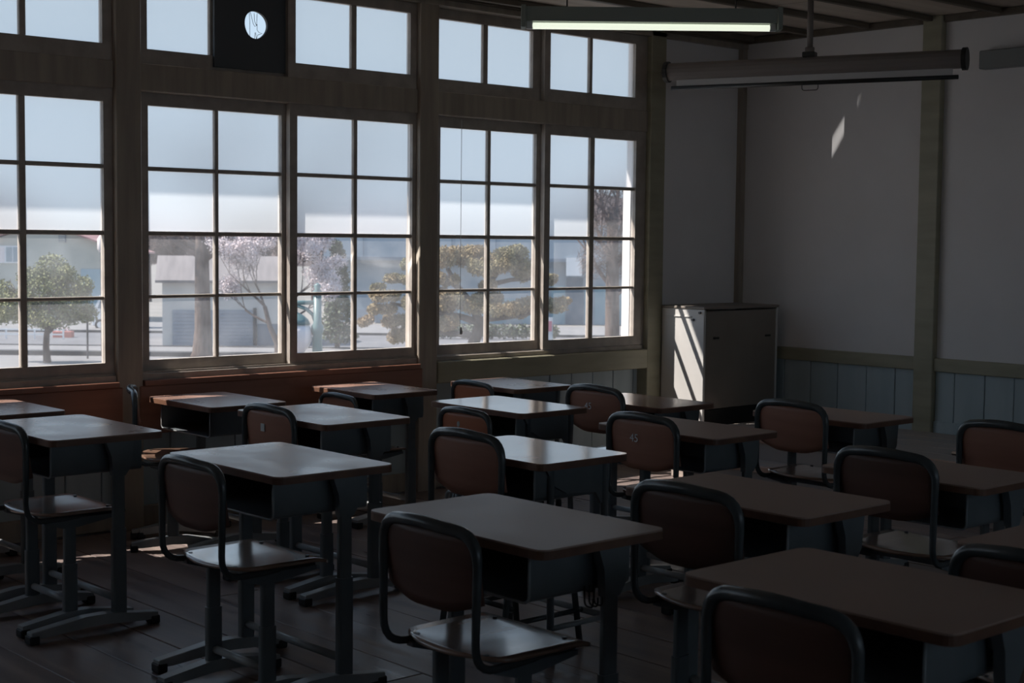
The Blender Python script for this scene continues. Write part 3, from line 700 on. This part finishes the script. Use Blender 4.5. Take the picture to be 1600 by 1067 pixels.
# shed with garage door
D_ = 80.5
def gable(name, pxl, pxr, depth, deep, zeave, zridge, label, wallM, roofM, ridge_along='x'):
    t = out_root(name, (pxl+pxr)/2, depth, label, 'building'); w_ = S(pxr-pxl, depth)/2
    bm = bmesh.new(); 
    if ridge_along == 'x':
        prism(bm, [(0, 0), (deep, 0), (deep, zeave), (deep/2, zridge-.1), (0, zeave)], -w_, w_, 'x')
        o = obj('wall', bm, wallM, t)
        for s in (0, 1):
            bm = bmesh.new(); y0, y1 = (-.35, deep/2) if s == 0 else (deep+.35, deep/2); z0 = zeave-(zridge-zeave)*.35/(deep/2)
            v = [(-w_-.3, y0, z0+.02), (w_+.3, y0, z0+.02), (w_+.3, y1, zridge+.02), (-w_-.3, y1, zridge+.02)]
            a = [bm.verts.new(p) for p in v]; b = [bm.verts.new((p[0], p[1], p[2]+.12)) for p in v]
            bm.faces.new(a); bm.faces.new(b)
            for k in range(4): bm.faces.new((a[k], a[(k+1) % 4], b[(k+1) % 4], b[k]))
            obj('roof_slope', bm, roofM, t)
    else:
        prism(bm, [(-w_, 0), (w_, 0), (w_, zeave), (0, zridge-.1), (-w_, zeave)], 0, deep, 'y'); obj('wall', bm, wallM, t)
        for s in (-1, 1):
            bm = bmesh.new(); x1 = s*(w_+.5); z1 = zeave-(zridge-zeave)*.5/w_
            v = [(0, -.5, zridge), (x1, -.5, z1), (x1, deep+.3, z1), (0, deep+.3, zridge)]
            a = [bm.verts.new(p) for p in v]; b = [bm.verts.new((p[0], p[1], p[2]+.10)) for p in v]
            bm.faces.new(a); bm.faces.new(b)
            for k in range(4): bm.faces.new((a[k], a[(k+1) % 4], b[(k+1) % 4], b[k]))
            obj('roof_slope', bm, roofM, t)
    return t, w_
d0 = 68.0
sh, w_ = gable('garage', 257, 452, d0, 5.5, zy(438, d0), zy(404, d0+2.7), 'pale garage with wide blue-grey shutter behind the bare tree trunk', M_SWALL, M_SROOF)
sh.rotation_euler.z += math.radians(11)
gx0, gx1 = S(272-354.5, d0), S(396-354.5, d0)
gd = bxo('garage_shutter', gx0, gx1, -.06, .0, 0, zy(484, d0), M_SHUT, sh)
for k in range(10): bxo('shutter_slat', gx0+.03, gx1-.03, -.085, -.06, .02+k*.16, .15+k*.16, M_SHUT, gd)
bxo('door_post', gx1, gx1+.15, -.1, 0, 0, zy(484, d0)+.1, M_KERB, sh)
bxo('dark_doorway', S(402-354.5, d0), S(440-354.5, d0), -.03, 0, 0, 1.0, M_BBLD, sh)
# pink roofed house
hd = 86
hs, w_ = gable('house', -60, 196, hd, 5, zy(394, hd), zy(350, hd), 'house with pink-edged gable roof behind the olive tree', M_HWALL, M_HROOF, 'y')
c0 = 68
def hb(nm, x0, x1, y0, y1, M, dd=.06, par=hs): return bxo(nm, S(x0-c0, hd), S(x1-c0, hd), -dd, 0, zy(y1, hd), zy(y0, hd), M, par)
vt = hb('gable_vent', 94, 105, 369, 381, M_BBLD)
for k in range(4): hb('vent_slat', 95, 104, 370+k*3, 371.5+k*3, M_HWALL, .1, vt)
wn = hb('window_frame', -2, 36, 387, 414, M_VANW); hb('window_pane', 1, 9, 389, 412, M_GLOBE, .09, wn); hb('window_pane', 12, 21, 389, 412, M_WIN, .09, wn); hb('window_pane', 23, 34, 389, 412, M_WIN, .09, wn)
hb('lower_wall_panel', 128, 170, 422, 480, M_TEALW)
# long blue grey building
bd = 88
bb = out_root('hall', 720, bd, 'long blue-grey building behind the pine tree', 'building')
def pb_(nm, x0, x1, y0, y1, M, f=-.05, k=0, par=bb): return bxo(nm, S(x0-720, bd), S(x1-720, bd), f, k, zy(y1, bd), zy(y0, bd), M, par)
pb_('wall', 515, 1060, 352, 545, M_BBLU, 0, 12)
pb_('fascia', 508, 1066, 346, 398, M_BBLU, -1.2, 0); pb_('fascia_edge', 508, 1066, 398, 403, M_BBLD, -1.22, 0)
for k in range(7): pb_('fascia_joint', 571+k*68, 572.2+k*68, 350, 398, M_BBLD, -1.215, -1.2)
pb_('door_panel', 700, 850, 462, 520, M_TEALW); pb_('base_band', 690, 850, 512, 530, M_BBLD, -.06)
for k in range(5): pb_('window_pane', 702+k*30, 728+k*30, 466, 508, M_WIN if k % 2 else M_TEALW, -.09)
pb_('door_panel', 862, 884, 440, 528, M_TEALW); pb_('dark_opening', 886, 912, 428, 528, M_BBLD); pb_('door_panel', 914, 924, 440, 528, M_TEALW)
pb_('door_panel', 930, 1000, 440, 528, M_TEALW); pb_('entrance_sign', 884, 908, 396, 424, M_VANW, -1.3, -1.22)
pb_('door_panel', 560, 590, 480, 528, M_SHUT)

# trees
def blob(bm, c, rx, ry, rz, n_, size, rnd, flat=0.0, thin=.8):
    for _ in range(n_):
        while True:
            p = Vector((rnd.uniform(-1, 1), rnd.uniform(-1, 1), rnd.uniform(-1, 1)))
            if p.length <= 1: break
        p = p*(.55+.45*rnd.random())/max(p.length, .3)*p.length**.4
        q_ = Vector((c[0]+p.x*rx, c[1]+p.y*ry, c[2]+p.z*rz)); s = size*(.6+.8*rnd.random())
        a = Vector((rnd.uniform(-1, 1), rnd.uniform(-1, 1), rnd.uniform(-1, 1)*(1-flat))).normalized()*s
        b = a.cross(Vector((rnd.uniform(-1, 1), rnd.uniform(-1, 1), rnd.uniform(-1, 1)))).normalized()*s*thin
        v = [bm.verts.new(q_+a), bm.verts.new(q_+b), bm.verts.new(q_-a*.8), bm.verts.new(q_-b)]
        bm.faces.new(v)
def branch(bm, p, d, L, r, depth, rnd, spread=.6, tips=None, seg=5, up=.15, minr=.012):
    pts = [p]; rr = [r]; dd = d.normalized()
    for k in range(3):
        dd = (dd+Vector((rnd.uniform(-1, 1), rnd.uniform(-1, 1), rnd.uniform(-.5, 1)))*.16+Vector((0, 0, up*.3))).normalized()
        pts.append(pts[-1]+dd*L/3); rr.append(max(minr, r*(1-.14*(k+1))))
    tube(bm, pts, rr, seg if depth > 1 else 3, caps=False)
    if tips is not None and depth <= 1: tips.append(pts[-1]); tips.append(pts[2])
    if depth == 0: return
    for k in range(rnd.choice((2, 3, 3))):
        nd = (dd+Vector((rnd.uniform(-1, 1), rnd.uniform(-1, 1), rnd.uniform(-.5, .9)))*spread).normalized()
        branch(bm, pts[rnd.choice((2, 3, 3))], nd, L*rnd.uniform(.6, .85), rr[-1]*.68, depth-1, rnd, spread, tips, seg, up, minr)
# olive tree on the left
rnd = random.Random(3); dT = 58
t = out_root('olive_tree', 74, dT, 'round olive-green tree in the leftmost window', 'tree')
bm = bmesh.new(); tips = []
tube(bm, [(0, 0, -.1), (-.05, 0, .6), (-.02, 0, 1.1), (.1, 0, 1.6)], [.17, .13, .12, .10], 8)
for k in range(5): branch(bm, Vector((0, 0, 1.1+.08*k)), Vector((math.cos(k*1.3), math.sin(k*1.3), .8)), 1.0, .06, 2, rnd, .6, tips)
obj('trunk', bm, M_BARK, t, smooth=True)
bm = bmesh.new()
for (cx_, cz_, rx, rz, nn) in ((0, 2.8, 1.1, .9, 3800), (-1.1, 2.2, .95, .75, 2600), (1.05, 2.3, .85, .85, 2600), (.15, 3.7, .75, .6, 1500), (.1, 1.75, 1.3, .5, 2200), (-1.8, 2.7, .6, .6, 1200), (-.7, 3.3, .6, .5, 1200), (1.5, 3.0, .45, .5, 800), (.8, 3.4, .5, .5, 1000), (1.6, 1.9, .45, .4, 700), (-1.9, 1.8, .5, .4, 700)):
    blob(bm, (cx_, rnd.uniform(-.3, .3), cz_), rx, rx, rz, nn, .045, rnd)
o = obj('foliage', bm, M_OLIVE, t)
# big bare trees
def bare_tree(px, depth, seed, rbase, h, label, branches, twigs):
    rnd = random.Random(seed); t = out_root('bare_tree', px, depth, label, 'tree', group='big bare trees in the yard')
    bm = bmesh.new(); tube(bm, [(0, 0, -.1), (0, 0, .25), (.02, 0, 1.2), (.0, 0, h*.5), (-.03, 0, h)], [rbase*1.7, rbase*1.25, rbase, rbase*.9, rbase*.7], 12)
    obj('trunk', bm, M_BARK, t, smooth=True); bm = bmesh.new()
    for (z_, ux, uy, uz, L_, r_) in branches: branch(bm, Vector((0, 0, z_)), Vector((ux, uy, uz)), L_, r_, 4, rnd, .7, None, 6, .12)
    obj('branches', bm, M_TWIG, t)
    bm = bmesh.new()
    for (x_, z_, rx, rz, nn) in twigs: blob(bm, (x_, 0, z_), rx, rx*.8, rz, nn, .16, rnd, 0, .045)
    obj('twigs', bm, M_TWIG, t)
bare_tree(317, 61, 5, .34, 6.2, 'bare thick-trunked tree in front of the garage',
   [(3.9, 1, .2, .7, 1.8, .13), (4.1, -1, -.2, .5, 1.9, .12), (4.6, .7, -.6, .6, 1.9, .12), (4.4, -.9, .4, .3, 2.2, .11), (5.2, .5, .6, .9, 1.8, .12), (5.6, -.5, .2, 1, 1.8, .12), (4.7, 1, .1, .2, 2.4, .10), (5.0, -1, -.1, .15, 2.4, .10)],
   [(-1.6, 5.0, 1.3, .8, 1500), (1.5, 5.0, 1.4, .8, 1500), (0, 5.9, 2.0, .9, 1500)])
bare_tree(958, 46, 9, .24, 6.0, 'bare tree with knotty trunk in the last window beside the cabinet corner',
   [(3.2, .9, .2, .8, 1.3, .08), (3.5, -.9, .2, .8, 1.3, .08), (4.0, .7, -.3, .9, 1.3, .08), (4.2, -.6, .3, 1, 1.3, .08), (4.8, .5, .3, 1, 1.2, .08), (5.2, -.4, -.3, 1, 1.2, .08), (5.6, .2, 0, 1, 1.4, .08), (4.4, .9, .2, .5, 1.2, .07), (4.6, -.9, .2, .5, 1.2, .07)],
   [(0, 5.6, 1.0, 1.5, 3000), (.5, 4.3, .6, .8, 700), (-.6, 4.4, .6, .7, 700)])
for k_, (px_, dd2, hh) in enumerate(((235, 112, 1.0), (275, 108, 1.1), (318, 115, 1.0), (362, 110, .95), (405, 114, 1.1), (448, 109, 1.0), (490, 113, 1.0))):
    rnd = random.Random(60+k_); t = out_root('roadside_tree', px_, dd2, 'bare brownish tree of the woods line, %s' % ('at the left end of the garage roof', 'above the left half of the garage roof', 'directly behind the thick trunk', 'above the middle of the garage roof', 'above the right half of the garage roof', 'behind the cherry blossom', 'at the right end behind the lamp post')[k_], 'tree', group='bare woods behind the garage')
    bm = bmesh.new(); tube(bm, [(0, 0, -.1), (0, 0, 3.2*hh), (.1, 0, 5*hh)], [.16, .11, .05], 6); obj('trunk', bm, M_BARK, t)
    bm = bmesh.new()
    for q_ in range(5): blob(bm, (rnd.uniform(-.9, .9), 0, rnd.uniform(3.4, 5.2)*hh), 1.0, .8, .8, 1000, .24, rnd, 0, .12)
    obj('twigs', bm, M_TWIG, t)
# cherry tree
rnd = random.Random(12); dT = 60
t = out_root('cherry_tree', 434, dT, 'cherry tree in pale pink blossom', 'tree')
bm = bmesh.new(); tips = []
tube(bm, [(.05, 0, -.1), (.0, 0, .7), (-.3, 0, 1.4), (-.5, 0, 2.2)], [.15, .12, .10, .08], 8)
tube(bm, [(.0, 0, .7), (.2, .1, 1.5), (.35, 0, 2.4)], [.10, .08, .06], 8)
for (p, d_) in (((-.5, 0, 2.2), (-1, 0, .8)), ((-.45, 0, 2.0), (-.4, .3, 1)), ((.35, 0, 2.3), (.9, 0, .7)), ((.35, 0, 2.4), (.2, -.3, 1)), ((-.3, 0, 1.5), (-1, .2, .3)), ((.2, 0, 1.6), (1, .1, .4))):
    branch(bm, Vector(p), Vector(d_), 1.15, .06, 4, rnd, .65, tips)
obj('branches', bm, M_BARK, t)
bm = bmesh.new()
for p in tips:
    blob(bm, p, .36, .36, .30, 44, .034, rnd)
obj('blossom', bm, M_BLOS, t)
# dark evergreen
rnd = random.Random(15); dT = 66
t = out_root('evergreen_tree', 528, dT, 'dark evergreen tree between the cherry and the lamp post', 'tree')
bm = bmesh.new(); tube(bm, [(0, 0, -.1), (0, 0, 4.3)], [.12, .03], 8); obj('trunk', bm, M_BARK, t)
bm = bmesh.new()
for k in range(12): z_ = .6+k*.36; blob(bm, (rnd.uniform(-.1, .1), 0, z_), .95-.055*k, .9-.05*k, .38, 420, .07, rnd)
obj('foliage', bm, M_DKGR, t)
# cloud pruned pine
rnd = random.Random(21); dT = 42
M_BARKD = mat('dark_pine_bark', (.045, .032, .028), .95, col2=(.08, .06, .052), scale=3)
t = out_root('pine_tree', 745, dT, 'cloud-pruned pine tree with layered pads seen through the third bay', 'tree')
def PP(px, py): return Vector((S(px-745, dT), 0, zy(py, dT)))
pads_ = [(700, 395, 22, 16), (760, 412, 30, 14), (800, 388, 28, 12), (760, 465, 30, 14), (705, 460, 26, 12), (815, 480, 26, 12), (705, 500, 22, 12), (572, 500, 16, 9), (665, 425, 18, 10), (715, 398, 42, 17), (790, 402, 45, 18), (745, 388, 30, 11), (820, 420, 26, 14), (700, 432, 20, 12), (730, 470, 45, 15), (790, 478, 45, 14), (690, 478, 25, 12), (852, 470, 44, 12), (880, 466, 18, 8), (860, 430, 16, 9),
         (620, 433, 30, 9), (640, 408, 16, 10), (600, 458, 28, 10), (645, 468, 30, 12), (600, 478, 25, 9), (618, 498, 26, 12), (630, 520, 30, 13), (650, 510, 22, 12), (765, 440, 20, 10), (590, 445, 14, 6)]
bm = bmesh.new()
tube(bm, [PP(748, 560), PP(742, 530), PP(752, 500), PP(738, 470), PP(765, 440), PP(780, 415)], [.22, .17, .15, .13, .10, .07], 8)
tube(bm, [PP(738, 470), PP(712, 440), PP(700, 415)], [.11, .09, .06], 7); tube(bm, [PP(752, 500), PP(720, 490), PP(660, 480), PP(610, 470)], [.12, .09, .07, .04], 7)
tube(bm, [PP(745, 520), PP(690, 515), PP(640, 520)], [.10, .07, .04], 7); tube(bm, [PP(765, 440), PP(800, 432), PP(835, 430)], [.08, .06, .04], 7)
tube(bm, [PP(752, 495), PP(800, 490), PP(850, 480), PP(880, 470)], [.09, .07, .05, .03], 7); tube(bm, [PP(700, 450), PP(650, 440), PP(615, 436)], [.07, .05, .03], 7)
obj('trunk', bm, M_BARKD, t, smooth=True)
bm = bmesh.new()
for (px, py, rx, rz) in pads_:
    c_ = PP(px, py); a = S(rx, dT); b = S(rz, dT); yo = rnd.uniform(-.4, .4)
    for k in range(7):
        an = rnd.uniform(0, 6.28); q_ = rnd.random()**.5*.65
        cc = (c_.x+math.cos(an)*a*q_, yo+math.sin(an)*a*q_, c_.z+rnd.uniform(-.4, .3)*b)
        blob(bm, cc, a*.48, a*.48, b*.9, int(330+600*a*b*2), .055, rnd, 0, .28)
obj('needle_pads', bm, M_PINE, t)

# teal lamp post with hanging globe
dL = 24
t = out_root('street_lamp', 497, dL, 'teal cast-iron lamp post with curved bracket and pale globe', 'lamp post')
def LP(px, py, yy=0): return (S(px-497, dL), yy, zy(py, dL))
bm = bmesh.new(); tube(bm, [LP(497, 860), LP(497, 560), LP(497, 556), LP(497, 520), LP(497, 516), LP(497, 508), LP(497, 503), LP(497, 458)], [.10, .09, .085, .075, .10, .10, .065, .065], 14)
obj('post', bm, M_TEAL, t, smooth=True)
bm = bmesh.new(); tube(bm, [LP(497, 458), LP(497, 455), LP(497, 450), LP(497, 444), LP(497, 440)], [.09, .09, .04, .06, .01], 12); obj('finial', bm, M_TEAL, t, smooth=True)
bm = bmesh.new(); tube(bm, [LP(497, 471), LP(440, 471)], .035, 8)
tube(bm, [LP(495, 505), LP(490, 490), LP(480, 481), LP(466, 476)], .03, 8); obj('bracket', bm, M_TEAL, t, smooth=True)
bm = bmesh.new(); tube(bm, [LP(464, 472), LP(464, 486), LP(464, 490), LP(464, 497), LP(464, 505)], [.02, .02, .10, .19, .23], 20); obj('shade', bm, M_TEAL, t, smooth=True)
bm = bmesh.new(); tube(bm, [LP(464, 505), LP(464, 515), LP(464, 530), LP(464, 542), LP(464, 550), LP(464, 553)], [.21, .25, .25, .19, .10, .01], 20); obj('globe', bm, M_GLOBE, t, smooth=True)

# left street lamp, traffic mirror, van, planter, fence, sign board
dd_ = 62
t = out_root('street_light', 160, dd_, 'white-headed street light at the edge of the first window post', 'lamp post')
bm = bmesh.new(); tube(bm, [(0, 0, 0), (0, 0, zy(393, dd_))], .05, 8); obj('pole', bm, M_KERB, t)
bm = bmesh.new(); tube(bm, [(0, 0, zy(396, dd_)), (0, 0, zy(390, dd_)), (0, 0, zy(375, dd_)), (0, 0, zy(368, dd_))], [.10, .17, .17, .04], 12); obj('lamp_head', bm, M_GLOBE, t, smooth=True)
t = out_root('traffic_mirror', 137, 60, 'round dark-backed traffic mirror beside the olive tree', 'mirror')
bm = bmesh.new(); tube(bm, [(0, 0, 0), (0, 0, zy(462, 60))], .04, 8); obj('pole', bm, M_KERB, t)
bm = bmesh.new(); tube(bm, [(0, -.08, zy(455, 60)), (0, -.04, zy(455, 60)), (0, 0, zy(455, 60))], [.10, .20, .21], 20); obj('mirror_disc', bm, mat('mirror_back', (.06, .09, .13), .4), t, smooth=True)
dv = 78
t = out_root('van', 178, dv, 'white van parked by the house', 'van')
bm = bmesh.new(); hw_ = S(34, dv)
prism(bm, [(-hw_, .25), (hw_, .25), (hw_, 1.75), (hw_-.15, 1.85), (-hw_+.42, 1.85), (-hw_+.15, 1.1), (-hw_, .95)], 0, 1.5, 'y'); vb = obj('body', bm, M_VANW, t, bevel=.03)
bm = bmesh.new(); prism(bm, [(-hw_+.3, 1.15), (-hw_+.85, 1.15), (-hw_+.85, 1.7), (-hw_+.52, 1.7)], -.02, .0, 'y'); obj('side_window', bm, M_BBLD, vb)
bxo('side_window', -hw_+.95, hw_-.2, -.02, 0, 1.15, 1.7, M_BBLD, vb)
for s in (-1, 1):
    bm = bmesh.new(); tube(bm, [(s*(hw_-.45), -.03, .3), (s*(hw_-.45), .15, .3)], .29, 16); wh = obj('wheel', bm, M_RUB, t)
    bm = bmesh.new(); tube(bm, [(s*(hw_-.45), -.045, .3), (s*(hw_-.45), -.03, .3)], .17, 12); obj('wheel_hub', bm, M_VANW, wh)
t = out_root('planter', 97, 72, 'red brick planter beside the white rail', 'planter')
bxo('box', -.45, .45, 0, .5, 0, .32, M_REDB, t, bevel=.02); bm = bmesh.new(); blob(bm, (0, .25, .38), .4, .2, .15, 250, .04, random.Random(2)); obj('flowers', bm, M_BLOS, t)
t = out_root('low_fence', 20, 71, 'low white rail fence behind the olive tree trunk', 'fence')
for k in range(8): bxo('post', -2.4+k*.68, -2.33+k*.68, 0, .07, 0, .5, M_VANW, t)
for z_ in (.2, .42): bxo('rail', -2.4, 2.43, -.02, 0, z_, z_+.07, M_VANW, t)
t = out_root('sign_board', 860, 44, 'small pink and white sign board under the pine', 'sign')
bxo('board', -.1, .1, 0, .03, zy(527, 44)-.15, zy(490, 44), M_VANW, t); bxo('pink_face', -.075, .075, -.01, 0, zy(512, 44), zy(496, 44), mat('pink_paint', (.6, .25, .3), .6), t)
for s in (-.08, .08): bxo('leg', s-.012, s+.012, .0, .03, 0, zy(527, 44)-.15, M_VANW, t)
rnd = random.Random(31); t = out_root('clipped_hedge', 770, 74, 'low clipped hedge under the pine', 'hedge')
bm = bmesh.new()
for k in range(13): blob(bm, (-3.0+k*.5, 0, .42), .4, .4, .42, 260, .07, rnd)
obj('foliage', bm, M_DKGR, t)
bm = bmesh.new()
for k in range(5): tube(bm, [(-2.4+k*1.2, 0, 0), (-2.4+k*1.2, 0, .4)], .03, 5)
obj('stems', bm, M_BARK, t)
